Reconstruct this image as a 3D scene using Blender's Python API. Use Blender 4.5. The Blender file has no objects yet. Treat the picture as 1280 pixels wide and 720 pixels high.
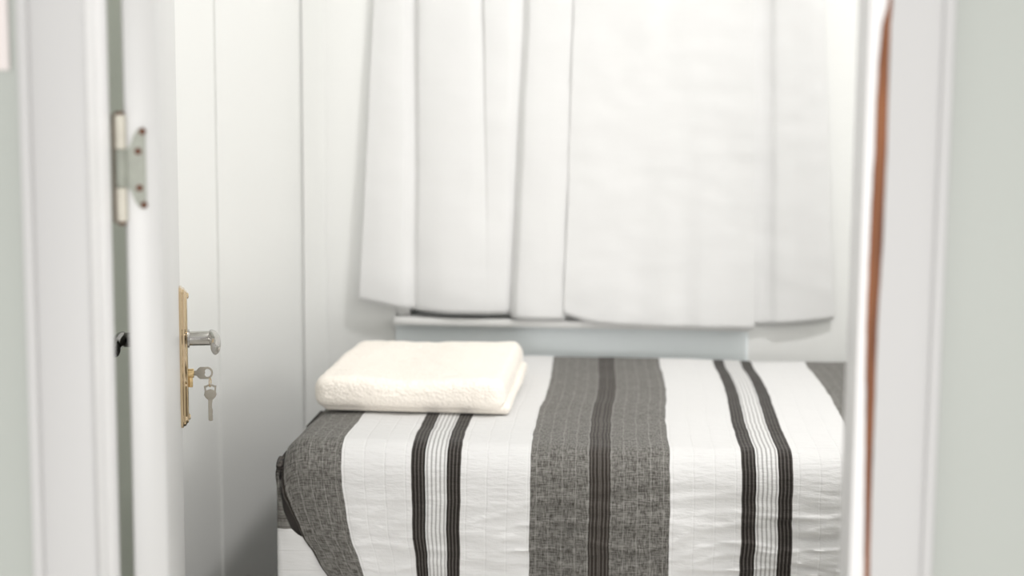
import bpy, bmesh, math, random
from mathutils import Vector, Matrix, noise

S = bpy.context.scene
COL = S.collection
R = math.radians

# ------------------------------------------------------------------ camera
ZC = 1.30
cd = bpy.data.cameras.new('camera')
cam = bpy.data.objects.new('camera', cd)
COL.objects.link(cam)
cd.sensor_width = 36.0
cd.lens = 56.25
cd.clip_start = 0.01
yaw, pitch, roll = R(4.29), R(7.4), R(0.46)
fwd = Vector((-math.sin(yaw)*math.cos(pitch), math.cos(yaw)*math.cos(pitch), -math.sin(pitch)))
r0 = Vector((math.cos(yaw), math.sin(yaw), 0))
u0 = r0.cross(fwd)
rt = r0*math.cos(roll) + u0*math.sin(roll)
up = rt.cross(fwd)
m = Matrix((rt, up, -fwd)).transposed().to_4x4()
m.translation = Vector((0, 0, ZC))
cam.matrix_world = m
cd.dof.use_dof = True
cd.dof.focus_distance = 2.10
cd.dof.aperture_fstop = 3.0
S.camera = cam

# ------------------------------------------------------------------ light
w = bpy.data.worlds.new('world')
S.world = w
w.use_nodes = True
bg = w.node_tree.nodes['Background']
bg.inputs[0].default_value = (1.0, 0.985, 0.965, 1)
bg.inputs[1].default_value = 0.40

def area(name, loc, rot, size, power, color, shape='DISK'):
    l = bpy.data.lights.new(name, 'AREA')
    l.shape = shape
    l.size = size
    l.energy = power
    l.color = color
    o = bpy.data.objects.new(name, l)
    o.location = loc
    o.rotation_euler = rot
    COL.objects.link(o)
    return o
area('room_light', (0.62, 2.10, 2.78), (0, 0, 0), 0.24, 15.0, (1.0, 0.98, 0.985))
area('hallway_light', (0.25, -4.4, 0.65), (R(90), 0, R(4)), 1.6, 95.0, (1.0, 0.98, 0.97))
area('side_fill', (1.36, 1.62, 1.55), (R(70), 0, R(70)), 0.34, 2.0, (1.0, 0.985, 0.975))  # added fill beside the unseen right wall

S.view_settings.view_transform = 'Standard'
S.view_settings.look = 'None'
S.view_settings.gamma = 1.0
S.view_settings.use_curve_mapping = False
S.view_settings.exposure = 0.84

# ------------------------------------------------------------------ helpers
def tag(o, label=None, cat=None, group=None, kind=None):
    if label: o['label'] = label
    if cat: o['category'] = cat
    if group: o['group'] = group
    if kind: o['kind'] = kind
    return o

def obj(name, bm, mats, parent=None, smooth=True, loc=None, angle=35):
    me = bpy.data.meshes.new(name)
    bmesh.ops.recalc_face_normals(bm, faces=bm.faces)
    bm.to_mesh(me)
    bm.free()
    if not isinstance(mats, (list, tuple)): mats = [mats]
    for mt in mats: me.materials.append(mt)
    for p in me.polygons: p.use_smooth = smooth
    if smooth:
        try: me.set_sharp_from_angle(angle=R(angle))
        except Exception: pass
    o = bpy.data.objects.new(name, me)
    COL.objects.link(o)
    if parent: o.parent = parent
    if loc: o.location = loc
    return o

def empty(name, loc=(0, 0, 0), rz=0):
    o = bpy.data.objects.new(name, None)
    o.location = loc
    o.rotation_euler = (0, 0, rz)
    o.empty_display_size = 0.05
    COL.objects.link(o)
    return o

def box(bm, x0, x1, y0, y1, z0, z1, bev=0.0, seg=2, mi=0):
    g = bmesh.ops.create_cube(bm, size=1)
    vs = g['verts']
    for v in vs:
        v.co = Vector(((x0+x1)/2 + v.co.x*(x1-x0), (y0+y1)/2 + v.co.y*(y1-y0), (z0+z1)/2 + v.co.z*(z1-z0)))
    fs = set(f for v in vs for f in v.link_faces)
    for f in fs: f.material_index = mi
    if bev > 0:
        es = list(set(e for v in vs for e in v.link_edges))
        bmesh.ops.bevel(bm, geom=es, offset=bev, segments=seg, profile=0.5, affect='EDGES')
    return bm

def boxbm(*a, **k):
    return box(bmesh.new(), *a, **k)

def tube(bm, pts, rad, seg=16, ry=None, cap=True, upv=(0, 0, 1)):
    """swept ellipse: rad(list) along the side axis, ry(list) along the up axis"""
    n = len(pts)
    pts = [Vector(p) for p in pts]
    if not isinstance(rad, (list, tuple)): rad = [rad]*n
    if ry is None: ry = rad
    if not isinstance(ry, (list, tuple)): ry = [ry]*n
    rings = []
    for i, p in enumerate(pts):
        t = (pts[min(i+1, n-1)] - pts[max(i-1, 0)]).normalized()
        u = Vector(upv)
        if abs(u.dot(t)) > 0.95: u = Vector((1, 0, 0))
        a = t.cross(u).normalized()
        b = a.cross(t).normalized()
        rings.append([bm.verts.new(p + a*math.cos(2*math.pi*k/seg)*rad[i] + b*math.sin(2*math.pi*k/seg)*ry[i]) for k in range(seg)])
    for i in range(n-1):
        for k in range(seg):
            bm.faces.new((rings[i][k], rings[i][(k+1) % seg], rings[i+1][(k+1) % seg], rings[i+1][k]))
    if cap:
        bm.faces.new(rings[0][::-1])
        bm.faces.new(rings[-1])
    return bm

def plate(outer, holes, thick, bevel=0.0):
    """flat outline with holes, extruded, in the local XZ plane, thickness along Y"""
    cu = bpy.data.curves.new('outline', 'CURVE')
    cu.dimensions = '2D'
    cu.fill_mode = 'BOTH'
    cu.extrude = thick/2
    cu.bevel_depth = bevel
    for loop in [outer] + list(holes):
        sp = cu.splines.new('POLY')
        sp.points.add(len(loop)-1)
        for p, q in zip(sp.points, loop): p.co = (q[0], q[1], 0, 1)
        sp.use_cyclic_u = True
    o = bpy.data.objects.new('outline', cu)
    COL.objects.link(o)
    dg = bpy.context.evaluated_depsgraph_get()
    me = bpy.data.meshes.new_from_object(o.evaluated_get(dg))
    bm = bmesh.new()
    bm.from_mesh(me)
    bpy.data.meshes.remove(me)
    bpy.data.objects.remove(o)
    bpy.data.curves.remove(cu)
    bmesh.ops.remove_doubles(bm, verts=bm.verts, dist=1e-6)
    for v in bm.verts: v.co = Vector((v.co.x, -v.co.z, v.co.y))
    return bm

def arc(cx, cz, rx, rz, a0, a1, n):
    return [(cx + rx*math.cos(R(a0+(a1-a0)*i/n)), cz + rz*math.sin(R(a0+(a1-a0)*i/n))) for i in range(n+1)]

def ss(a, b, x):
    t = max(0.0, min(1.0, (x-a)/(b-a)))
    return t*t*(3-2*t)

def interp(tab, x, k=1):
    if x <= tab[0][0]: return tab[0][k]
    for a, b in zip(tab, tab[1:]):
        if x <= b[0]:
            t = (x-a[0])/(b[0]-a[0])
            return a[k] + (b[k]-a[k])*t
    return tab[-1][k]

# ------------------------------------------------------------------ materials
def mat(name, color, rough=0.5, metal=0.0, spec=0.5, bump=0.0, bscale=60, var=0.0, vscale=4, coat=0.0, trans=0.0, sheen=0.0):
    mt = bpy.data.materials.new(name)
    mt.use_nodes = True
    nt = mt.node_tree
    b = nt.nodes['Principled BSDF']
    b.inputs['Base Color'].default_value = (*color, 1)
    b.inputs['Roughness'].default_value = rough
    b.inputs['Metallic'].default_value = metal
    b.inputs['Specular IOR Level'].default_value = spec
    b.inputs['Coat Weight'].default_value = coat
    b.inputs['Sheen Weight'].default_value = sheen
    tc = nt.nodes.new('ShaderNodeTexCoord')
    if bump > 0:
        n = nt.nodes.new('ShaderNodeTexNoise')
        n.inputs['Scale'].default_value = bscale
        n.inputs['Detail'].default_value = 4
        bp = nt.nodes.new('ShaderNodeBump')
        bp.inputs['Strength'].default_value = bump
        bp.inputs['Distance'].default_value = 0.002
        nt.links.new(tc.outputs['Object'], n.inputs['Vector'])
        nt.links.new(n.outputs['Fac'], bp.inputs['Height'])
        nt.links.new(bp.outputs['Normal'], b.inputs['Normal'])
    if var > 0:
        n2 = nt.nodes.new('ShaderNodeTexNoise')
        n2.inputs['Scale'].default_value = vscale
        n2.inputs['Detail'].default_value = 5
        mx = nt.nodes.new('ShaderNodeMix')
        mx.data_type = 'RGBA'
        mx.inputs['A'].default_value = (*[c*(1-var) for c in color], 1)
        mx.inputs['B'].default_value = (*[min(1, c*(1+var)) for c in color], 1)
        nt.links.new(tc.outputs['Object'], n2.inputs['Vector'])
        nt.links.new(n2.outputs['Fac'], mx.inputs['Factor'])
        nt.links.new(mx.outputs['Result'], b.inputs['Base Color'])
    return mt

M_room = mat('room_wall_paint', (0.815, 0.82, 0.797), 0.30, bump=0.04, bscale=90, var=0.01)
M_hall = mat('hallway_wall_paint', (0.46, 0.485, 0.452), 0.45, bump=0.05, bscale=80, var=0.02)
M_trim_lifted = mat('trim_paint_lightened', (0.84, 0.835, 0.83), 0.35, bump=0.03, bscale=40)  # trim paint lightened, so the shaded linings look brightly lit
M_nook_shade = mat('nook_shade_tone', (0.66, 0.69, 0.62), 0.5, bump=0.05, bscale=80, var=0.02)  # wall tone darkened, shade behind the door put into the colour
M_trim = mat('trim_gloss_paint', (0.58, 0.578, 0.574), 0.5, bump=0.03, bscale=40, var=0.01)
M_door = mat('door_gloss_paint', (0.61, 0.61, 0.60), 0.36, bump=0.02, bscale=30, var=0.01)
M_ceil = mat('ceiling_paint', (0.88, 0.88, 0.86), 0.7, bump=0.03)
M_floor = mat('floor_vinyl', (0.68, 0.66, 0.61), 0.4, var=0.15, vscale=9, bump=0.05)
M_panel = mat('apron_gloss_panel', (0.80, 0.85, 0.86), 0.12, var=0.01)
M_pane = mat('dark_window_pane', (0.012, 0.022, 0.018), 0.08)
M_chrome = mat('worn_chrome', (0.50, 0.485, 0.46), 0.2, metal=1.0, var=0.06, vscale=60)
M_chrome_shaded = mat('chrome_in_shade', (0.14, 0.135, 0.13), 0.16, metal=1.0, var=0.06, vscale=60)  # chrome darkened, the dark surroundings it mirrors put into the colour
M_brass = mat('polished_brass', (0.70, 0.55, 0.36), 0.09, metal=1.0, var=0.05, vscale=50)
M_brassd = mat('brass_cylinder', (0.74, 0.55, 0.29), 0.25, metal=1.0, var=0.05, vscale=50)
M_steel = mat('key_nickel', (0.33, 0.305, 0.26), 0.42, metal=0.7, var=0.08, vscale=120, bump=0.05, bscale=500)
M_hinge = mat('painted_hinge', (0.33, 0.345, 0.295), 0.5, var=0.3, vscale=55, bump=0.08, bscale=160)
M_knuck = mat('hinge_barrel_paint', (0.66, 0.63, 0.54), 0.4, var=0.18, vscale=45)
M_rust = mat('rusty_screw', (0.14, 0.06, 0.035), 0.75, var=0.3, vscale=200, bump=0.2, bscale=400)
M_rustp = mat('rust_stained_leaf', (0.20, 0.155, 0.12), 0.6, var=0.5, vscale=60, bump=0.1, bscale=200)
M_paper = mat('notice_card', (0.80, 0.74, 0.72), 0.6, var=0.01)
M_matt = mat('mattress_ticking', (0.62, 0.61, 0.58), 0.8, bump=0.1)
M_base = mat('bed_base_fabric', (0.10, 0.09, 0.085), 0.85, bump=0.2, bscale=300)
M_leg = mat('bed_leg_wood', (0.16, 0.09, 0.05), 0.5, var=0.2)
M_white = mat('white_metal', (0.80, 0.80, 0.78), 0.4)

# exposed raw wood, grain along Z
M_wood = bpy.data.materials.new('bare_wood_edge')
M_wood.use_nodes = True
nt = M_wood.node_tree
b = nt.nodes['Principled BSDF']
tc = nt.nodes.new('ShaderNodeTexCoord')
mp = nt.nodes.new('ShaderNodeMapping')
mp.inputs['Scale'].default_value = (260, 260, 9)
nz = nt.nodes.new('ShaderNodeTexNoise')
nz.inputs['Scale'].default_value = 1.0
nz.inputs['Detail'].default_value = 5
cr = nt.nodes.new('ShaderNodeValToRGB')
cr.color_ramp.elements[0].color = (0.10, 0.032, 0.014, 1)
cr.color_ramp.elements[1].color = (0.36, 0.135, 0.05, 1)
cr.color_ramp.elements[0].position = 0.3
cr.color_ramp.elements[1].position = 0.72
nt.links.new(tc.outputs['Object'], mp.inputs['Vector'])
nt.links.new(mp.outputs['Vector'], nz.inputs['Vector'])
nt.links.new(nz.outputs['Fac'], cr.inputs['Fac'])
nt.links.new(cr.outputs['Color'], b.inputs['Base Color'])
b.inputs['Roughness'].default_value = 0.7

# curtain cloth: weave bump and a little light passing through
M_curt = bpy.data.materials.new('white_curtain_cloth')
M_curt.use_nodes = True
nt = M_curt.node_tree
b = nt.nodes['Principled BSDF']
b.inputs['Base Color'].default_value = (0.80, 0.80, 0.79, 1)
b.inputs['Roughness'].default_value = 0.75
b.inputs['Sheen Weight'].default_value = 0.15
tr = nt.nodes.new('ShaderNodeBsdfTranslucent')
tr.inputs['Color'].default_value = (0.83, 0.83, 0.80, 1)
ms = nt.nodes.new('ShaderNodeMixShader')
ms.inputs[0].default_value = 0.14
tc = nt.nodes.new('ShaderNodeTexCoord')
mp = nt.nodes.new('ShaderNodeMapping')
mp.inputs['Scale'].default_value = (5, 5, 22)
nz = nt.nodes.new('ShaderNodeTexNoise')
nz.inputs['Scale'].default_value = 1.0
nz.inputs['Detail'].default_value = 3
bp = nt.nodes.new('ShaderNodeBump')
bp.inputs['Strength'].default_value = 0.25
bp.inputs['Distance'].default_value = 0.006
nt.links.new(tc.outputs['Object'], mp.inputs['Vector'])
nt.links.new(mp.outputs['Vector'], nz.inputs['Vector'])
nt.links.new(nz.outputs['Fac'], bp.inputs['Height'])
nt.links.new(bp.outputs['Normal'], b.inputs['Normal'])
nt.links.new(b.outputs[0], ms.inputs[1])
nt.links.new(tr.outputs[0], ms.inputs[2])
nt.links.new(ms.outputs[0], nt.nodes['Material Output'].inputs[0])

# towel
M_towel = bpy.data.materials.new('cream_terry')
M_towel.use_nodes = True
nt = M_towel.node_tree
b = nt.nodes['Principled BSDF']
b.inputs['Base Color'].default_value = (0.88, 0.825, 0.745, 1)
b.inputs['Roughness'].default_value = 0.95
b.inputs['Sheen Weight'].default_value = 0.3
b.inputs['Specular IOR Level'].default_value = 0.1
tc = nt.nodes.new('ShaderNodeTexCoord')
vo = nt.nodes.new('ShaderNodeTexVoronoi')
vo.inputs['Scale'].default_value = 210
bp = nt.nodes.new('ShaderNodeBump')
bp.inputs['Strength'].default_value = 0.4
bp.inputs['Distance'].default_value = 0.003
bp.invert = True
nt.links.new(tc.outputs['Object'], vo.inputs['Vector'])
nt.links.new(vo.outputs['Distance'], bp.inputs['Height'])
nt.links.new(bp.outputs['Normal'], b.inputs['Normal'])

# quilt: stripes woven along the bed length (uv in metres)
PER = 0.468
U0 = -0.039
def quilt_material():
    mt = bpy.data.materials.new('striped_quilt_cloth')
    mt.use_nodes = True
    nt = mt.node_tree
    L = nt.links.new
    N = nt.nodes.new
    b = nt.nodes['Principled BSDF']
    b.inputs['Roughness'].default_value = 0.85
    b.inputs['Specular IOR Level'].default_value = 0.2
    b.inputs['Sheen Weight'].default_value = 0.1
    uv = N('ShaderNodeUVMap'); uv.uv_map = 'UVMap'
    sx = N('ShaderNodeSeparateXYZ'); L(uv.outputs[0], sx.inputs[0])
    def mth(op, a, bb=None, c=None):
        n = N('ShaderNodeMath'); n.operation = op
        for i, x in enumerate((a, bb, c)):
            if x is None: continue
            if isinstance(x, (int, float)): n.inputs[i].default_value = x
            else: L(x, n.inputs[i])
        return n.outputs[0]
    def noise_(scale, detail=3, rough=0.6):
        mp = N('ShaderNodeMapping'); mp.inputs['Scale'].default_value = scale
        L(uv.outputs[0], mp.inputs['Vector'])
        n = N('ShaderNodeTexNoise'); n.inputs['Scale'].default_value = 1
        n.inputs['Detail'].default_value = detail; n.inputs['Roughness'].default_value = rough
        L(mp.outputs[0], n.inputs['Vector'])
        return n.outputs['Fac']
    def mix(fac, a, bb, mode='MIX'):
        n = N('ShaderNodeMix'); n.data_type = 'RGBA'; n.blend_type = mode
        for nm, x in (('Factor', fac), ('A', a), ('B', bb)):
            if isinstance(x, (int, float)): n.inputs[nm].default_value = x
            elif isinstance(x, tuple): n.inputs[nm].default_value = (*x, 1)
            else: L(x, n.inputs[nm])
        return n.outputs['Result']
    wob = mth('MULTIPLY', mth('SUBTRACT', noise_((3, 14, 1), 2), 0.5), 0.006)
    u = mth('ADD', mth('SUBTRACT', sx.outputs[0], U0), wob)
    fr = mth('FRACT', mth('ADD', mth('DIVIDE', u, PER), 0.5))
    a = mth('MULTIPLY', mth('ABSOLUTE', mth('SUBTRACT', fr, 0.5)), PER)     # 0 .. .234
    an = mth('DIVIDE', a, PER/2)
    def ramp(vals):
        r = N('ShaderNodeValToRGB'); r.color_ramp.interpolation = 'CONSTANT'
        e = r.color_ramp.elements
        pos = [0, 0.061, 0.419, 0.846, 0.930]
        e[0].position = 0; e[0].color = (*vals[0], 1)
        e[1].position = pos[1]; e[1].color = (*vals[1], 1)
        for p, v in zip(pos[2:], vals[2:]):
            q = e.new(p); q.color = (*v, 1)
        L(an, r.inputs[0])
        return r.outputs[0]
    brown, grey, white, dark, stripe = (0.028, 0.023, 0.019), (0.056, 0.052, 0.045), (0.64, 0.637, 0.628), (0.016, 0.013, 0.011), (0.64, 0.637, 0.628)
    base = ramp([brown, grey, white, dark, stripe])
    g = lambda x: (x, x, x)
    m_grey = ramp([g(0), g(1), g(0), g(0), g(0)])
    m_dark = ramp([g(1), g(0), g(0), g(1), g(0)])
    m_str = ramp([g(0), g(0), g(0), g(0), g(1)])
    # heathered weave in the grey band: threads both ways
    th = mth('ADD', noise_((520, 90, 1), 4), noise_((70, 620, 1), 4))
    th = mth('MULTIPLY', mth('SUBTRACT', th, 0.82), 2.9)
    th = mth('MAXIMUM', mth('MINIMUM', th, 1.0), 0.0)
    c = mix(mth('MULTIPLY', m_grey, th), base, (0.21, 0.203, 0.187))
    # lighter warp lines in the grey band
    ln = None
    for p in (0.0165, 0.034, 0.053, 0.072, 0.090):
        l_ = mth('LESS_THAN', mth('ABSOLUTE', mth('SUBTRACT', a, p)), 0.0008)
        ln = l_ if ln is None else mth('MAXIMUM', ln, l_)
    c = mix(mth('MULTIPLY', mth('MULTIPLY', ln, m_grey), mth('MULTIPLY', noise_((8, 60, 1)), 0.6)), c, (0.34, 0.33, 0.31))
    # fine pinstripes in the dark bands
    pin = mth('GREATER_THAN', mth('SINE', mth('MULTIPLY', a, 2*math.pi/0.0052)), 0.35)
    c = mix(mth('MULTIPLY', mth('MULTIPLY', pin, m_dark), 0.42), c, (0.17, 0.155, 0.14))
    # thin grey lines in the ticking band
    tick = mth('GREATER_THAN', mth('COSINE', mth('MULTIPLY', mth('SUBTRACT', a, PER/2), 2*math.pi/0.0062)), 0.30)
    c = mix(mth('MULTIPLY', mth('MULTIPLY', tick, m_str), 0.62), c, (0.17, 0.165, 0.155))
    L(c, b.inputs['Base Color'])
    # bump: quilting seams every 28 mm plus cloth texture
    sf = mth('ABSOLUTE', mth('SUBTRACT', mth('FRACT', mth('DIVIDE', u, 0.0293)), 0.5))
    seam = mth('MINIMUM', mth('MULTIPLY', sf, 16.0), 1.0)
    puck = mth('MULTIPLY', noise_((34, 120, 1), 3), 1.0)
    h = mth('ADD', mth('MULTIPLY', seam, 0.16), mth('ADD', puck, mth('MULTIPLY', noise_((600, 600, 1), 2), 0.12)))
    bp = N('ShaderNodeBump'); bp.inputs['Strength'].default_value = 0.6; bp.inputs['Distance'].default_value = 0.004
    L(h, bp.inputs['Height']); L(bp.outputs[0], b.inputs['Normal'])
    return mt
M_quilt = quilt_material()

# ------------------------------------------------------------------ room shell
def struct(name, bm, mt, smooth=False):
    return tag(obj(name, bm, mt, None, smooth), kind='structure')

XL, XR, YB = -0.638, 1.42, 3.06         # left wall, right wall, back wall faces
YF = 1.335                              # hallway face of the partition
H = 2.88
WX0, WX1, WZ0, WZ1 = -0.456, 0.226, 0.829, 1.62   # window
struct('floor', boxbm(-1.6, 1.6, -1.5, 3.16, -0.06, 0), M_floor)
struct('ceiling', boxbm(-1.6, 1.6, -0.7, 3.16, H, H+0.06), M_ceil)
bm = boxbm(-0.93, WX0, YB, YB+0.10, 0, H)
box(bm, WX1, XR+0.1, YB, YB+0.10, 0, H)
box(bm, WX0, WX1, YB, YB+0.10, 0, WZ0)
box(bm, WX0, WX1, YB, YB+0.10, WZ1, H)
struct('wall_back', bm, M_room)
# left wall: runs slightly out of square; one board joint with a small step in it
bm = bmesh.new()
pts = [(XL, YB), (-0.6856, 2.61), (-0.6862, 2.609), (-0.6895, 2.6085), (-0.7179, 2.360), (-0.93, 2.360), (-0.93, YB)]
vb = [bm.verts.new((x, y, 0)) for x, y in pts]
f = bm.faces.new(vb)
r_ = bmesh.ops.extrude_face_region(bm, geom=[f])
for v in r_['geom']:
    if isinstance(v, bmesh.types.BMVert): v.co.z = H
struct('wall_left', bm, M_room)
bm = boxbm(-1.03, -0.93, 1.41, YB, 0, H)
box(bm, -0.93, -0.722, 2.348, 2.3595, 0, H)  # thin skin on the return, carries the painted shade seen past the door
struct('wall_nook', bm, M_nook_shade)
struct('wall_right', boxbm(XR, XR+0.1, 1.41, YB, 0, H), M_room)
def partition(y0, y1):
    bm = boxbm(-1.6, -0.480, y0, y1, 0, H)
    box(bm, 0.215, 1.6, y0, y1, 0, H)
    box(bm, -0.480, 0.215, y0, y1, 2.06, H)
    return bm
struct('wall_front', partition(YF, 1.375), M_hall)
struct('wall_front_inner', partition(1.375, 1.41), M_room)

# cover strip in the back left corner
struct('trim_1', boxbm(XL+0.001, -0.592, YB-0.006, YB-0.0005, 0, H, 0.002), M_room)

# door lining and casing
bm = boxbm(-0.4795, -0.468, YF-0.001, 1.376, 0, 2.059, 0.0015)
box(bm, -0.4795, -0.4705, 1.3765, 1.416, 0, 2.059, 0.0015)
struct('trim_2', bm, M_trim_lifted, True)
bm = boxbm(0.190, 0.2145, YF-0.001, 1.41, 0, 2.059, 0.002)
struct('trim_3', bm, M_trim_lifted, True)
def casing(x0, x1, outer):
    """flat casing board with a raised rounded back band on its outer edge"""
    bm = boxbm(x0, x1, 1.322, YF-0.0012, 0, 2.11, 0.0025)
    if outer < 0: box(bm, x0-0.002, x0+0.008, 1.317, YF-0.0012, 0, 2.112, 0.003, 3)
    else: box(bm, x1-0.010, x1+0.001, 1.316, YF-0.0012, 0, 2.112, 0.003, 3)
    return bm
struct('trim_4', casing(-0.5145, -0.461, -1), M_trim, True)
# right casing: inner edge is a chipped line that leaves bare wood showing
EDGE = [(0.000, 0.2055, 0.2029), (0.600, 0.2055, 0.2029), (0.800, 0.2045, 0.2009), (0.889, 0.2042, 0.2001), (0.940, 0.2036, 0.1988), (0.999, 0.2030, 0.1969),
        (1.060, 0.2031, 0.1952), (1.120, 0.2032, 0.1941), (1.173, 0.2048, 0.1944), (1.230, 0.2048, 0.1950), (1.283, 0.2047, 0.1958),
        (1.320, 0.2044, 0.1963), (1.347, 0.2042, 0.1980), (1.362, 0.2052, 0.2021), (1.385, 0.2052, 0.2034), (1.500, 0.2050, 0.2034), (2.060, 0.2050, 0.2034)]
def edge_strip(xa, xb, y0, y1, z0, z1, nz=420, ja=0.0, jb=0.0):
    bm = bmesh.new()
    rows = []
    for i in range(nz+1):
        z = z0 + (z1-z0)*i/nz
        n1 = noise.noise(Vector((z*55, 3.1, 0)))*0.6 + noise.noise(Vector((z*16, 9.7, 2)))
        n2 = noise.noise(Vector((z*60, 7.7, 4)))*0.6 + noise.noise(Vector((z*21, 1.2, 5)))
        a, c = xa(z) + n1*ja, xb(z) + n2*jb
        rows.append([bm.verts.new(p) for p in ((a, y0, z), (c, y0, z), (c, y1, z), (a, y1, z))])
    for p, q in zip(rows, rows[1:]):
        for k in range(4):
            bm.faces.new((p[k], p[(k+1) % 4], q[(k+1) % 4], q[k]))
    bm.faces.new(rows[0][::-1]); bm.faces.new(rows[-1])
    return bm
bm = edge_strip(lambda z: interp(EDGE, z, 1)+0.0003, lambda z: 0.2535, 1.322, YF-0.0012, 0, 2.11, ja=0.0005)
box(bm, 0.2455, 0.2555, 1.3165, YF-0.0012, 0, 2.112, 0.003, 3)
struct('trim_5', bm, M_trim, True)
bm = edge_strip(lambda z: interp(EDGE, z, 2), lambda z: interp(EDGE, z, 1)+0.0002, 1.3235, YF-0.0013, 0, 2.059, ja=0.0007, jb=0.0005)
struct('trim_6', bm, M_wood, False)
# painted filler that runs up to the bare wood on the lining side
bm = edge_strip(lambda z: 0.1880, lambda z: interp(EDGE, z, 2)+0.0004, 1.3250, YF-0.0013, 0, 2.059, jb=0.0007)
struct('trim_7', bm, M_trim_lifted, False)
struct('trim_8', boxbm(-0.5145, 0.2555, 1.322, YF-0.0012, 2.1125, 2.165, 0.0025), M_trim, True)

# ------------------------------------------------------------------ window
win = tag(empty('window_1', ((WX0+WX1)/2, YB, WZ0)), kind='structure')
hw, hh = (WX1-WX0)/2, WZ1-WZ0
def wbox(*a, **k): return boxbm(*a, **k)
bm = wbox(-hw+0.0005, hw-0.0005, -0.030, 0.06, 0.0005, 0.0150, 0.002)
box(bm, -hw+0.0005, hw-0.0005, 0.002, 0.06, hh-0.03, hh-0.0005, 0.003)
box(bm, -hw+0.0005, -hw+0.028, 0.002, 0.06, 0.0155, hh-0.0305, 0.003)
box(bm, hw-0.028, hw-0.0005, 0.002, 0.06, 0.0155, hh-0.0305, 0.003)
box(bm, -0.014, 0.014, 0.004, 0.055, 0.0155, hh-0.0305, 0.003)
obj('window_frame', bm, M_white, win)
obj('pane', wbox(-hw+0.0285, -0.0145, 0.028, 0.032, 0.016, hh-0.031), M_pane, win, False)
obj('pane', wbox(0.0145, hw-0.0285, 0.028, 0.032, 0.016, hh-0.031), M_pane, win, False)
# glossy apron board under the window
struct('trim_9', boxbm(WX0, WX1, YB-0.005, YB-0.0005, 0.30, WZ0-0.0008, 0.0015), M_panel, True)

# ------------------------------------------------------------------ door
T = 0.032
door = tag(empty('door_1', (-0.432, 1.440, 0.0), math.atan2(0.967, -0.256)), kind='structure')
DL = 0.684
obj('leaf', boxbm(0, DL, 0, T, 0.012, 2.045, 0.0025, 3), M_door, door)
SP = 0.622                      # handle axis along the leaf
ZL = 0.959                      # lever height
def lockset(sgn, yb, mplate, mlever, mcyl):
    """sgn -1: towards the doorway side, +1: nook side"""
    # long escutcheon with chamfered rim
    prof = [(0.0, 1.0), (0.0030, 1.0), (0.0042, 0.90), (0.0064, 0.87), (0.0086, 0.70), (0.0098, 0.68), (0.0104, 0.54)]
    bm = bmesh.new()
    rings = []
    hz, hx = 0.0935, 0.0195
    def outline(k):
        o = []
        w_, h_ = hx*k if k > 0.01 else 0.0, hz - hx*(1-k)*1.0
        for sx_, sz_ in ((1, 1), (-1, 1), (-1, -1), (1, -1)):
            c_ = 0.006*max(k, 0.05)
            seq = [(w_, h_-c_*1.6), (w_-c_*0.3, h_-c_*0.7), (w_-c_, h_-c_*0.1), (w_-c_*1.8 if w_ > c_*1.8 else 0.0, h_)]
            pts_ = [(sx_*p, sz_*q) for p, q in seq]
            if sx_*sz_ < 0: pts_ = pts_[::-1]
            o += pts_
        return o
    for d, k in prof:
        rings.append([bm.verts.new((SP+p, yb+sgn*d, ZL-0.024+q)) for p, q in outline(k)])
    n_ = len(rings[0])
    for a_, c_ in zip(rings, rings[1:]):
        for k in range(n_):
            bm.faces.new((a_[k], a_[(k+1) % n_], c_[(k+1) % n_], c_[k]))
    bm.faces.new(rings[-1]); bm.faces.new(rings[0][::-1])
    # rim flange ridge down the middle and two fixing screw heads
    pl = obj('lock_plate', bm, mplate, door, True, angle=25)
    for zz in (ZL+0.057, ZL-0.105):
        sb = bmesh.new()
        tube(sb, [(SP, yb+sgn*0.0100, zz), (SP, yb+sgn*0.0112, zz), (SP, yb+sgn*0.0124, zz)], [0.0042, 0.0042, 0.0026], 14)
        obj('screw', sb, mplate, pl)
    # lever: collar, neck, grip pointing back to the hinge side and drooping
    bm = bmesh.new()
    ys = [0.0102, 0.0125, 0.0130, 0.0390, 0.0420]
    tube(bm, [(SP, yb+sgn*y, ZL) for y in ys], [0.0125, 0.0120, 0.0096, 0.0096, 0.0080], 24)
    ha = obj('lever_handle', bm, mlever, door)
    bm = bmesh.new()
    g = [(0.011, 0.038, 0.001), (0.006, 0.041, 0.001), (-0.010, 0.044, 0.001), (-0.030, 0.046, 0.001), (-0.052, 0.0465, 0.0005), (-0.066, 0.046, -0.001), (-0.073, 0.0455, -0.003), (-0.075, 0.045, -0.004)]
    tube(bm, [(SP+a_, yb+sgn*y, ZL+z) for a_, y, z in g],
         [0.003, 0.0062, 0.0070, 0.0068, 0.0066, 0.0062, 0.0046, 0.002], 20, [0.004, 0.0096, 0.0108, 0.0112, 0.0112, 0.0105, 0.0080, 0.004])
    obj('grip', bm, mlever, ha)
    # euro cylinder: round plug above a narrower body
    bm = bmesh.new()
    zc = ZL-0.0465
    tube(bm, [(SP, yb+sgn*0.0102, zc), (SP, yb+sgn*0.0168, zc), (SP, yb+sgn*0.0175, zc)], [0.0062, 0.0062, 0.0056], 24)
    box(bm, SP-0.0035, SP+0.0035, min(yb+sgn*0.0102, yb+sgn*0.0160), max(yb+sgn*0.0102, yb+sgn*0.0160), zc-0.0185, zc-0.002, 0.0012)
    obj('lock_cylinder', bm, mcyl, door)
    return zc
zc = lockset(-1, 0.0, M_brass, M_chrome, M_brassd)
lockset(+1, T, M_chrome_shaded, M_chrome_shaded, M_brassd)
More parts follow.
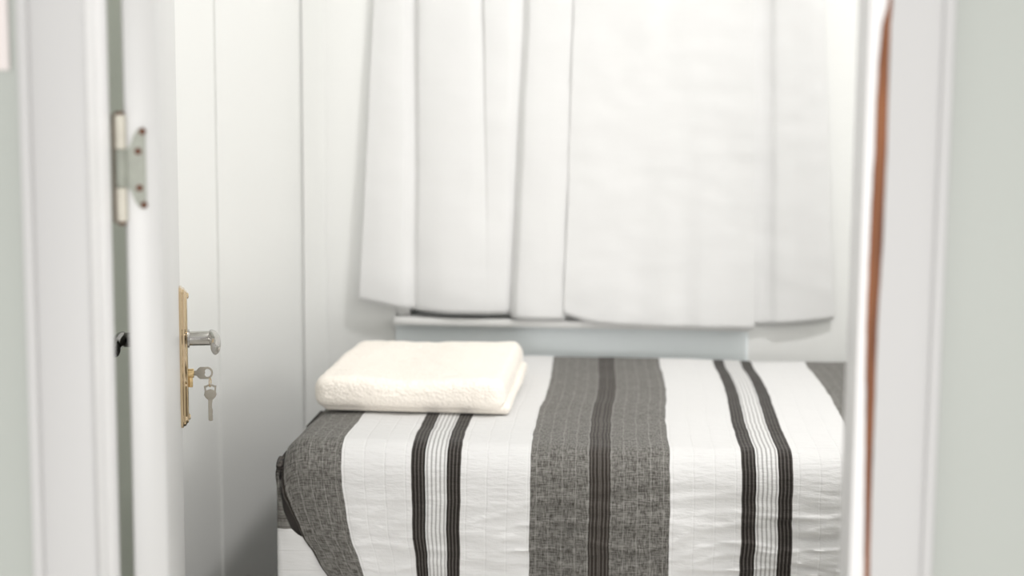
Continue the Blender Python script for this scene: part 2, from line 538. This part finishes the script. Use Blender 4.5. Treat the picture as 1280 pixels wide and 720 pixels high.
# hinge: leaf let into the hinge-side edge of the door, barrel in the gap
hp = obj('hinge', plate([(0.000, -0.016), (0.0045, -0.020), (0.0085, -0.031), (0.0125, -0.0365), (0.0175, -0.0375), (0.0185, -0.034),
                         (0.0185, 0.034), (0.0175, 0.0375), (0.0125, 0.0365), (0.0085, 0.031), (0.0045, 0.020), (0.000, 0.016)], [], 0.002), M_hinge, door)
# plate lies in local XZ -> turn it so its width runs across the door thickness and it faces the doorway
ZH = 1.2175
hp.rotation_euler = (0, 0, R(-90))
hp.location = (-0.0012, T-0.0005, ZH)
for px_, pz_ in ((0.0118, 0.0155), (0.0160, 0.0335), (0.0125, -0.0180), (0.0162, -0.0335)):
    sb = bmesh.new()
    tube(sb, [(px_, -0.0009, pz_), (px_, -0.0019, pz_), (px_, -0.0024, pz_)], [0.0032, 0.0032, 0.002], 12)
    obj('screw', sb, M_rust, hp)
kb = bmesh.new()
kx, ky = 0.0035, -0.0020
def seg(z0, z1, r):
    tube(kb, [(kx-0.0072, ky, z0), (kx-0.0072, ky, z0+0.001), (kx-0.0072, ky, z1-0.001), (kx-0.0072, ky, z1)], [r*0.85, r, r, r*0.85], 18)
seg(0.0175, 0.0485, 0.0053); seg(-0.0485, -0.0175, 0.0053)
obj('hinge_barrel', kb, M_knuck, hp)
kb = bmesh.new()
seg(-0.0170, 0.0170, 0.0056)
obj('hinge_barrel', kb, M_hinge, hp)
obj('jamb_leaf', boxbm(-0.0115, -0.0062, -0.0030, -0.0012, -0.0495, 0.0495, 0.0005), M_rustp, hp)
kb = bmesh.new()
seg(0.0490, 0.0515, 0.0042); seg(-0.0515, -0.0490, 0.0042)
obj('hinge_pin', kb, M_rust, hp)

# ------------------------------------------------------------------ curtains
def smooth_tab(tab, u):
    """monotone-ish cubic through (u, ...) rows"""
    n = len(tab)
    i = 0
    while i < n-2 and u > tab[i+1][0]: i += 1
    p0, p1, p2, p3 = tab[max(i-1, 0)], tab[i], tab[i+1], tab[min(i+2, n-1)]
    t = (u-p1[0])/(p2[0]-p1[0])
    out = []
    for k in range(1, len(p1)):
        h_ = p2[0]-p1[0]
        m1 = (p2[k]-p0[k])/max(p2[0]-p0[0], 1e-6)*h_
        m2 = (p3[k]-p1[k])/max(p3[0]-p1[0], 1e-6)*h_
        out.append((2*t**3-3*t*t+1)*p1[k] + (t**3-2*t*t+t)*m1 + (-2*t**3+3*t*t)*p2[k] + (t**3-t*t)*m2)
    return out
ZTOP, ZREF = 1.72, 1.446
def curtain_mesh(tab, nu=300, nzz=90, seed=0.0):
    """rows: u, x at hem, x at ZREF, depth at hem, depth at ZREF, hem height (depth = distance off the wall)"""
    bm = bmesh.new()
    u0_, u1_ = tab[0][0], tab[-1][0]
    grid = []
    for i in range(nu+1):
        u = u0_ + (u1_-u0_)*i/nu
        xb, xt, db, dt, zh = smooth_tab(tab, u)
        col = []
        for j in range(nzz+1):
            q = j/nzz
            z = zh + (ZTOP-zh)*q
            k = (z-zh)/(ZREF-zh)
            x = xb + (xt-xb)*k
            d = db + (dt-db)*min(k, 1.15)
            d += 0.0022*noise.noise(Vector((x*9+seed, z*11, seed)))*(1-0.5*q)
            d += 0.0010*noise.noise(Vector((x*24+seed, z*38, seed+3)))
            x += 0.0016*noise.noise(Vector((u*8+seed, z*7, 5+seed)))
            col.append(bm.verts.new((x, YB-d, z)))
        grid.append(col)
    for a_, c_ in zip(grid, grid[1:]):
        for j in range(nzz):
            bm.faces.new((a_[j], c_[j], c_[j+1], a_[j+1]))
    return bm
LEFT = [  # u      xhem    xtop    dhem  dtop  zhem
    (0.0000, -0.5235, -0.4954, 0.0286, 0.0143, 0.8759),
    (0.0500, -0.4800, -0.4650, 0.0325, 0.0176, 0.8690),
    (0.0900, -0.4420, -0.4370, 0.0299, 0.0154, 0.8615),
    (0.1050, -0.4290, -0.4270, 0.0215, 0.0077, 0.8600),
    (0.1200, -0.4180, -0.4160, 0.0182, 0.0044, 0.8590),
    (0.1350, -0.4050, -0.4070, 0.0247, 0.0165, 0.8575),
    (0.1800, -0.3600, -0.3650, 0.0364, 0.0220, 0.8550),
    (0.2300, -0.3100, -0.3160, 0.0377, 0.0231, 0.8540),
    (0.2550, -0.2830, -0.2920, 0.0351, 0.0176, 0.8540),
    (0.2620, -0.2760, -0.2880, 0.0345, 0.0143, 0.8540),
    (0.2700, -0.2680, -0.2830, 0.0331, 0.0209, 0.8545),
    (0.3000, -0.2420, -0.2400, 0.0273, 0.0220, 0.8545),
    (0.3180, -0.2340, -0.2200, 0.0208, 0.0143, 0.8545),
    (0.3260, -0.2310, -0.2120, 0.0195, 0.0110, 0.8540),
    (0.3360, -0.2270, -0.2040, 0.0299, 0.0176, 0.8490),
    (0.3500, -0.2140, -0.1950, 0.0416, 0.0242, 0.8470),
    (0.4000, -0.1650, -0.1540, 0.0442, 0.0264, 0.8465),
    (0.4400, -0.1240, -0.1160, 0.0403, 0.0242, 0.8465)]
cl = obj('curtain', curtain_mesh(LEFT, 300, 90, 1.3), M_curt)
tag(cl, 'left white cloth curtain with deep vertical folds, hanging above the folded towel', 'curtain', 'white curtains over the window')
RIGHT = [
    (0.0000, -0.1264, -0.1160, 0.0440, 0.0275, 0.8585),
    (0.0150, -0.1120, -0.1020, 0.0455, 0.0290, 0.8530),
    (0.0550, -0.0720, -0.0640, 0.0480, 0.0320, 0.8427),
    (0.1000, -0.0270, -0.0230, 0.0496, 0.0350, 0.8395),
    (0.1450, 0.0180, 0.0200, 0.0480, 0.0390, 0.8374),
    (0.1900, 0.0630, 0.0620, 0.0512, 0.0375, 0.8370),
    (0.2300, 0.1040, 0.1000, 0.0472, 0.0398, 0.8368),
    (0.2650, 0.1377, 0.1300, 0.0512, 0.0390, 0.8367),
    (0.3100, 0.1850, 0.1720, 0.0488, 0.0382, 0.8367),
    (0.3550, 0.2310, 0.2150, 0.0480, 0.0375, 0.8371),
    (0.3585, 0.2330, 0.2168, 0.0464, 0.0360, 0.8373),
    (0.3600, 0.2320, 0.2158, 0.0320, 0.0270, 0.8390),
    (0.3700, 0.2240, 0.2080, 0.0224, 0.0180, 0.8400),
    (0.3800, 0.2270, 0.2110, 0.0168, 0.0135, 0.8402),
    (0.4000, 0.2480, 0.2310, 0.0112, 0.0096, 0.8404),
    (0.4200, 0.2640, 0.2470, 0.0118, 0.0108, 0.8412),
    (0.4400, 0.2820, 0.2620, 0.0168, 0.0156, 0.8425),
    (0.4700, 0.3153, 0.2900, 0.0162, 0.0150, 0.8450),
    (0.5100, 0.3560, 0.3230, 0.0146, 0.0132, 0.8490),
    (0.5400, 0.3857, 0.3484, 0.0112, 0.0084, 0.8537)]
cr_ = obj('curtain', curtain_mesh(RIGHT, 420, 90, 7.9), M_curt)
tag(cr_, 'right white cloth curtain, broad and almost flat, with one straight pleat near its right edge', 'curtain', 'white curtains over the window')
for o in (cl, cr_):
    md = o.modifiers.new('thickness', 'SOLIDIFY'); md.thickness = 0.0012; md.offset = 0
# rod that carries both curtains (above the frame)
rod = tag(empty('curtain_rod', (-0.07, YB-0.075, 1.735)), 'white curtain rod on two wall brackets above the window', 'curtain rod')
bm = tube(bmesh.new(), [(-0.56, 0, 0), (0.56, 0, 0)], 0.009, 18)
obj('rod', bm, M_white, rod)
for sx_ in (-0.545, 0.545):
    bm = tube(bmesh.new(), [(sx_, 0.012, 0), (sx_, 0.066, 0)], 0.005, 12)
    tube(bm, [(sx_, 0.066, 0), (sx_, 0.0745, 0)], 0.018, 20)
    obj('bracket', bm, M_white, rod)

# ------------------------------------------------------------------ bed under the quilt
BX0, BX1, BY0, BY1 = -0.487, 1.375, 2.216, 2.960
ZT = 0.785                                     # quilt top
bed = tag(empty('bed', ((BX0+BX1)/2, (BY0+BY1)/2, 0)), 'single bed along the window wall, covered by the striped quilt', 'bed')
bx, by = (BX1-BX0)/2, (BY1-BY0)/2
obj('base', boxbm(-bx+0.012, bx-0.005, -by+0.015, by, 0.10, 0.47, 0.015, 3), M_base, bed)
obj('mattress', boxbm(-bx+0.004, bx, -by+0.004, by, 0.471, ZT-0.016, 0.045, 5), M_matt, bed)
for sx_ in (-1, 1):
    for sy_ in (-1, 1):
        bm = tube(bmesh.new(), [(sx_*(bx-0.09), sy_*(by-0.08), 0), (sx_*(bx-0.09), sy_*(by-0.08), 0.099)], [0.02, 0.028], 16)
        obj('leg', bm, M_leg, bed)

# quilt: top, front drape and the end drape whose spare cloth turns round the corner
def quilt_mesh():
    bm = bmesh.new()
    uvl = bm.loops.layers.uv.new('UVMap')
    uvs = {}
    RAD = 0.046
    yf = 2.200
    yb_ = 2.972
    zh = 0.33
    top_len = yb_-(yf+RAD)
    arc_len = RAD*math.pi/2
    drop = ZT-RAD-zh
    TT = top_len+arc_len+drop
    def cross(t):
        """t from the back edge -> (y, z, ny, nz)"""
        if t < top_len: return yb_-t, ZT, 0.0, 1.0
        t -= top_len
        if t < arc_len:
            a_ = t/RAD
            return yf+RAD-RAD*math.sin(a_), ZT-RAD+RAD*math.cos(a_), -math.sin(a_), math.cos(a_)
        t -= arc_len
        return yf, ZT-RAD-t, -1.0, 0.0
    def wrinkle(s, t, front):
        v = 0.0030*noise.noise(Vector((s*5, t*6, 0.3)))
        v += 0.0015*noise.noise(Vector((s*17, t*15, 2.2)))
        if front > 0:
            # sagging sideways creases, stronger towards the right of the drape
            k = front*(0.35+0.65*ss(-0.22, -0.08, s))
            w_ = noise.noise(Vector((s*9+t*3, t*46+s*5, 6.1)))
            v += k*0.0066*(1-abs(w_)*2.4)
            w2 = noise.noise(Vector((s*13-t*4, t*95-s*9, 2.7)))
            v += k*0.0042*(1-abs(w2)*2.4)*(0.6+noise.noise(Vector((s*6, t*7, 3.9))))
            # faint slanting pulls on the left half
            w3 = noise.noise(Vector((s*20+t*26, t*8-s*6, 4.4)))
            v += front*(1-k)*0.0030*(1-abs(w3)*2.2)
            v += front*0.006*noise.noise(Vector((s*7, t*2.0, 8.8)))
        return v
    s0, s1 = -0.496, 1.386
    RS = 0.040
    def ds(s): return 0.0045 if s < 0.40 else 0.012
    ss_ = []
    s = s0-0.0
    while s < s1:
        ss_.append(s); s += ds(s)
    ss_.append(s1)
    ts = []
    t = 0.0
    while t < TT:
        ts.append(t); t += 0.0055 if t < top_len else 0.0032
    ts.append(TT)
    grid = []
    for s in ss_:
        col = []
        for t in ts:
            y, z, ny, nz_ = cross(t)
            front = ss(top_len+arc_len*0.6, top_len+arc_len+0.08, t)
            x = s
            dz = ZT-z
            # left edge of the front drape slides right as it falls
            e = interp([(0.0, 0.0), (0.03, 0.002), (0.06, 0.006), (0.10, 0.018), (0.14, 0.033), (0.165, 0.049), (0.195, 0.068), (0.25, 0.098), (0.5, 0.20)], dz)
            x += e*max(0.0, 1-(s-s0)/0.30)**1.8
            # rounded shoulder towards the left end
            q = max(0.0, (s0+RS)-s)/RS
            sh = 0.030*(1-math.sqrt(max(0.0, 1-q*q)))
            dd = wrinkle(s, t, front)
            # stripes lean a little along the top, as the cover was pulled straight
            x += 0.010*noise.noise(Vector((t*2.5, 4.4, s*0.8)))*(1-front)*ss(-0.45, -0.30, s)
            yy, zz = y+ny*dd, z+nz_*dd
            zz -= sh*(1.0 if t < top_len+arc_len else 1.0-front)
            if front > 0: yy += 0.003*front*q
            v = bm.verts.new((x, yy, zz))
            uvs[v] = (s, t)
            col.append(v)
        grid.append(col)
    for a_, c_ in zip(grid, grid[1:]):
        for j in range(len(ts)-1):
            bm.faces.new((a_[j], c_[j], c_[j+1], a_[j+1]))
    # end drape: path down the bed end for every y, its spare cloth wrapping the front corner
    # parameter p runs from the back of the end face, round the corner, along the front
    XE = -0.503
    path = [(XE, 2.972), (XE, 2.80), (XE, 2.60), (XE, 2.40), (XE, 2.27), (XE, 2.235), (XE+0.0006, 2.212), (XE+0.0018, 2.2050), (XE+0.004, 2.2030)]
    nP = 46
    lens = [0]
    for p, q in zip(path, path[1:]): lens.append(lens[-1]+math.dist(p, q))
    def at(l):
        for i in range(len(path)-1):
            if l <= lens[i+1] or i == len(path)-2:
                k = (l-lens[i])/(lens[i+1]-lens[i])
                return path[i][0]+(path[i+1][0]-path[i][0])*k, path[i][1]+(path[i+1][1]-path[i][1])*k
    # extent of the flap on the front, as x beyond the corner, against height
    FL = [(0.33, 0.20), (0.56, 0.13), (0.591, 0.100), (0.62, 0.075), (0.640, 0.050), (0.648, 0.030), (0.66, 0.018), (0.684, 0.008), (0.71, 0.004), (0.738, 0.001), (0.79, 0.0005)]
    rows = []
    zs = []
    z = ZT-0.030
    while z > 0.33:
        zs.append(z); z -= 0.005
    for i, z in enumerate(zs):
        row = []
        ext = interp(FL, z)
        for k in range(nP+1):
            l = lens[-1]*(k/nP)
            # denser near the corner
            l = lens[-1]*(1-(1-k/nP)**2)
            x, y = at(l)
            bulge = 0.004*noise.noise(Vector((l*7, z*9, 3.3)))+0.0012*noise.noise(Vector((l*20, z*40, 3.3)))
            cx = ss(lens[-1]-0.06, lens[-1], l)
            x += -bulge*(1-cx); y += -bulge*0.4*cx
            if z > 0.735:
                tuck = (z-0.735)/0.022
                x += 0.006*tuck*tuck; y += 0.012*tuck*tuck*cx
            row.append((x, y))
        out = []
        for (x, y) in row:
            v = bm.verts.new((x, y, z)); uvs[v] = (-0.507-(ZT-0.03-z)*1.02, y); out.append(v)
        # flap running right along the front
        for k in range(1, 15):
            f_ = k/14
            x = row[-1][0] + ext*f_
            y = row[-1][1] - 0.0015*math.sin(f_*math.pi) + 0.010*ss(0.66, 0.62, z)*f_
            v = bm.verts.new((x, y, z)); uvs[v] = (-0.507-(ZT-0.03-z)*1.02-0.25*0.0*f_, y); out.append(v)
        # return of the fold into the dark tuck
        for k in range(1, 7):
            f_ = k/6
            x = row[-1][0] + ext - 0.003*math.sin(f_*math.pi) + 0.028*f_*f_
            y = row[-1][1] + 0.010*ss(0.66, 0.62, z) + 0.030*f_
            v = bm.verts.new((x, y, z)); uvs[v] = (-0.507, y); out.append(v)
        rows.append(out)
    # join to the top sheet's left edge
    for a_, c_ in zip(rows, rows[1:]):
        for j in range(len(a_)-1):
            bm.faces.new((a_[j], a_[j+1], c_[j+1], c_[j]))
    # shoulder strip between the top sheet and the end drape
    ntop = sum(1 for t in ts if t < top_len+arc_len*0.75)
    edge = grid[0][:ntop]
    first = rows[0][:nP+1]
    mid = []
    for k, v in enumerate(edge):
        f_ = k/(len(edge)-1)
        l = lens[-1]*f_
        x, y = at(l)
        cx = ss(lens[-1]-0.06, lens[-1], l)
        x += 0.006; y += 0.012*cx
        p = Vector((x, v.co.y*0.5+y*0.5, ZT-0.030))
        c1 = bm.verts.new(v.co.lerp(p, 0.55) + Vector((-0.0025, 0, 0.004))); uvs[c1] = (-0.503, v.co.y)
        c2 = bm.verts.new(p); uvs[c2] = (-0.509, v.co.y)
        c3 = bm.verts.new(p+Vector((-0.004, 0, -0.008))); uvs[c3] = (-0.517, v.co.y)
        mid.append((v, c1, c2, c3))
    for a_, c_ in zip(mid, mid[1:]):
        for j in range(3):
            bm.faces.new((a_[j], a_[j+1], c_[j+1], c_[j]))
    for f_ in bm.faces:
        for lp in f_.loops: lp[uvl].uv = uvs[lp.vert]
    return bm
qo = obj('quilt', quilt_mesh(), M_quilt, angle=80)
md = qo.modifiers.new('thickness', 'SOLIDIFY'); md.thickness = 0.005; md.offset = -1
tag(qo, 'striped grey, white and black quilt spread over the bed and hanging down its front', 'quilt')

# ------------------------------------------------------------------ towel
def towel_mesh():
    bm = bmesh.new()
    def slab(cx, cy, z0, z1, lx, ly, seed, rad, st=0.0034, amp=1.0):
        """rounded soft slab: a fine box grid pushed onto a rounded box, then ruffled"""
        hz, zm = (z1-z0)/2, (z0+z1)/2
        nx, ny, nz_ = int(lx/st), int(ly/st), max(6, int((z1-z0)/st))
        vs = {}
        def P(x, y, z):
            q = Vector((max(-lx/2+rad, min(lx/2-rad, x)), max(-ly/2+rad, min(ly/2-rad, y)), max(-hz+rad*0.95, min(hz-rad*0.95, z))))
            d = Vector((x, y, z))-q
            n = d.normalized() if d.length > 1e-9 else Vector((0, 0, 1 if z > 0 else -1))
            p = q + n*rad if d.length > 1e-9 else Vector((x, y, z))
            low = ss(-hz*0.2, hz*0.9, z)
            big = noise.noise(Vector((p.x*9+seed, p.y*8, p.z*6)))*0.0045
            mid = noise.noise(Vector((p.x*42+seed, p.y*42, p.z*60)))*0.0013
            fine = noise.noise(Vector((p.x*150, p.y*150, p.z*210+seed)))*0.0008 + noise.noise(Vector((p.x*300, p.y*300, p.z*330+seed)))*0.0004
            side = 1-abs(n.z)
            p = p + n*((big+mid)*max(low, 0.5*side)+fine*max(low, side))*amp
            # the pile sinks a little in the middle and is highest at its back right corner
            if z > 0: p.z += 0.004*ss(0.05, 0.14, p.x)*ss(0.0, 0.18, p.y) - 0.003*ss(0.08, 0.0, abs(p.x+0.02))
            return Vector((cx+p.x, cy+p.y, zm+p.z))
        def V(i, j, k):
            if (i, j, k) not in vs:
                vs[(i, j, k)] = bm.verts.new(P(-lx/2+lx*i/nx, -ly/2+ly*j/ny, -hz+2*hz*k/nz_))
            return vs[(i, j, k)]
        for i in range(nx):
            for j in range(ny):
                for k in (0, nz_):
                    bm.faces.new((V(i, j, k), V(i+1, j, k), V(i+1, j+1, k), V(i, j+1, k)))
        for k in range(nz_):
            for i in range(nx):
                for j in (0, ny):
                    bm.faces.new((V(i, j, k), V(i+1, j, k), V(i+1, j, k+1), V(i, j, k+1)))
            for j in range(ny):
                for i in (0, nx):
                    bm.faces.new((V(i, j, k), V(i, j+1, k), V(i, j+1, k+1), V(i, j, k+1)))
    slab(-0.003, 0, 0.005, 0.053, 0.298, 0.378, 0.0, 0.019)
    slab(0.007, 0.004, 0.0, 0.018, 0.292, 0.366, 5.0, 0.008)
    return bm
tw = obj('folded_towel', towel_mesh(), M_towel, angle=180)
tw.location = (-0.334, 2.590, ZT+0.0035)
tw.rotation_euler = (0, 0, R(-0.5))
tag(tw, 'cream terry towel folded thick on the left end of the striped quilt', 'towel')

# ------------------------------------------------------------------ keys
def door_pt(s, d, z):
    e_s = Vector((-0.256, 0.967, 0)).normalized(); n = Vector((e_s.y, -e_s.x, 0))
    p = Vector((-0.432, 1.440, 0)) + e_s*s + n*d
    return Vector((p.x, p.y, z))
NANG = math.atan2(0.256, 0.967)
# key pushed into the lock: bow stands out from the plug (local x = outward, z = up)
bow = [(0.000, -0.003), (0.003, -0.003), (0.0055, -0.0062), (0.008, -0.0078), (0.013, -0.0078)] + arc(0.0165, 0, 0.0078, 0.0080, -80, 80, 14) + \
      [(0.013, 0.0078), (0.008, 0.0078), (0.0055, 0.0062), (0.003, 0.003), (0.000, 0.003)]
hole = [(0.0152, -0.0055)] + arc(0.0165, 0, 0.0058, 0.0060, -70, 70, 10) + [(0.0152, 0.0055), (0.0136, 0.003), (0.0142, 0.0), (0.0130, -0.002)]
p = door_pt(SP, 0.0178, zc)
k1 = tag(empty('key', p, NANG), 'flat silver key pushed into the brass door lock', 'key', 'door keys')
obj('bow', plate(bow, [hole], 0.0018, 0.0002), M_steel, k1)
obj('blade', boxbm(-0.0055, 0.0005, -0.0009, 0.0009, -0.0026, 0.0026, 0.0003), M_steel, k1)
# second key hangs from the first one's bow by a small ring
p2 = door_pt(SP, 0.0178+0.0205, zc)
k2 = tag(empty('key', p2 + Vector((0, 0, -0.0195)), NANG), 'silver key dangling blade down on a small ring below the lock', 'key', 'door keys')
bow2 = [(-0.0030, -0.0165), (-0.0062, -0.0135), (-0.0080, -0.010), (-0.0072, -0.006), (-0.0074, -0.002), (-0.0080, 0.0018), (-0.0060, 0.0022)] + \
       [(-0.003, 0.0034), (0, 0.0038), (0.003, 0.0034)] + [(0.0060, 0.0022), (0.0080, 0.0018), (0.0074, -0.002), (0.0072, -0.006), (0.0080, -0.010), (0.0062, -0.0135), (0.0030, -0.0165)]
hole2 = [(-0.0058, -0.0004), (-0.0056, -0.0048), (-0.003, -0.0036), (0.0, -0.0028), (0.003, -0.0036), (0.0056, -0.0048), (0.0058, -0.0004), (0.003, 0.0014), (0, 0.0020), (-0.003, 0.0014)]
obj('bow', plate(bow2, [hole2], 0.0018, 0.0002), M_steel, k2)
bl = [(-0.0029, -0.0166), (-0.0029, -0.0435), (-0.0018, -0.0452), (0.0020, -0.0452), (0.0029, -0.0440)]
rr_ = random.Random(4)
for i in range(9):
    bl.append((0.0029-rr_.random()*0.0012, -0.0415+i*0.0024))
bl.append((0.0029, -0.0166))
obj('blade', plate(bl, [], 0.0018, 0.0001), M_steel, k2)
bm = bmesh.new()
for i in range(1):
    ring = [(0.0012*math.sin(2*math.pi*k/20), 0.0032*math.sin(2*math.pi*k/20), 0.0066+0.0060*math.cos(2*math.pi*k/20)) for k in range(21)]
    tube(bm, ring, 0.0006, 8)
obj('split_ring', bm, M_brassd, k2)

# ------------------------------------------------------------------ hallway card
pc = obj('wall_notice', boxbm(-0.70, -0.5285, 1.3315, 1.3345, 1.305, 1.55, 0.0008), M_paper)
tag(pc, 'pale pinkish white card on the hallway wall left of the door frame', 'notice')

# ------------------------------------------------------------------ ceiling lamps (above the frame)
def ceiling_lamp(x, y, label):
    t = tag(empty('ceiling_lamp', (x, y, H)), label, 'ceiling lamp')
    bm = tube(bmesh.new(), [(0, 0, 0), (0, 0, -0.012), (0, 0, -0.020)], [0.15, 0.15, 0.145], 40)
    obj('base', bm, M_white, t)
    n = 8
    bm = tube(bmesh.new(), [(0, 0, -0.0205-0.045*math.sin(R(90*i/n))) for i in range(n)], [0.14*math.cos(R(90*i/n))+0.002 for i in range(n)], 40)
    obj('lamp_shade', bm, M_white, t)
ceiling_lamp(0.62, 2.10, 'round white ceiling lamp over the bed')
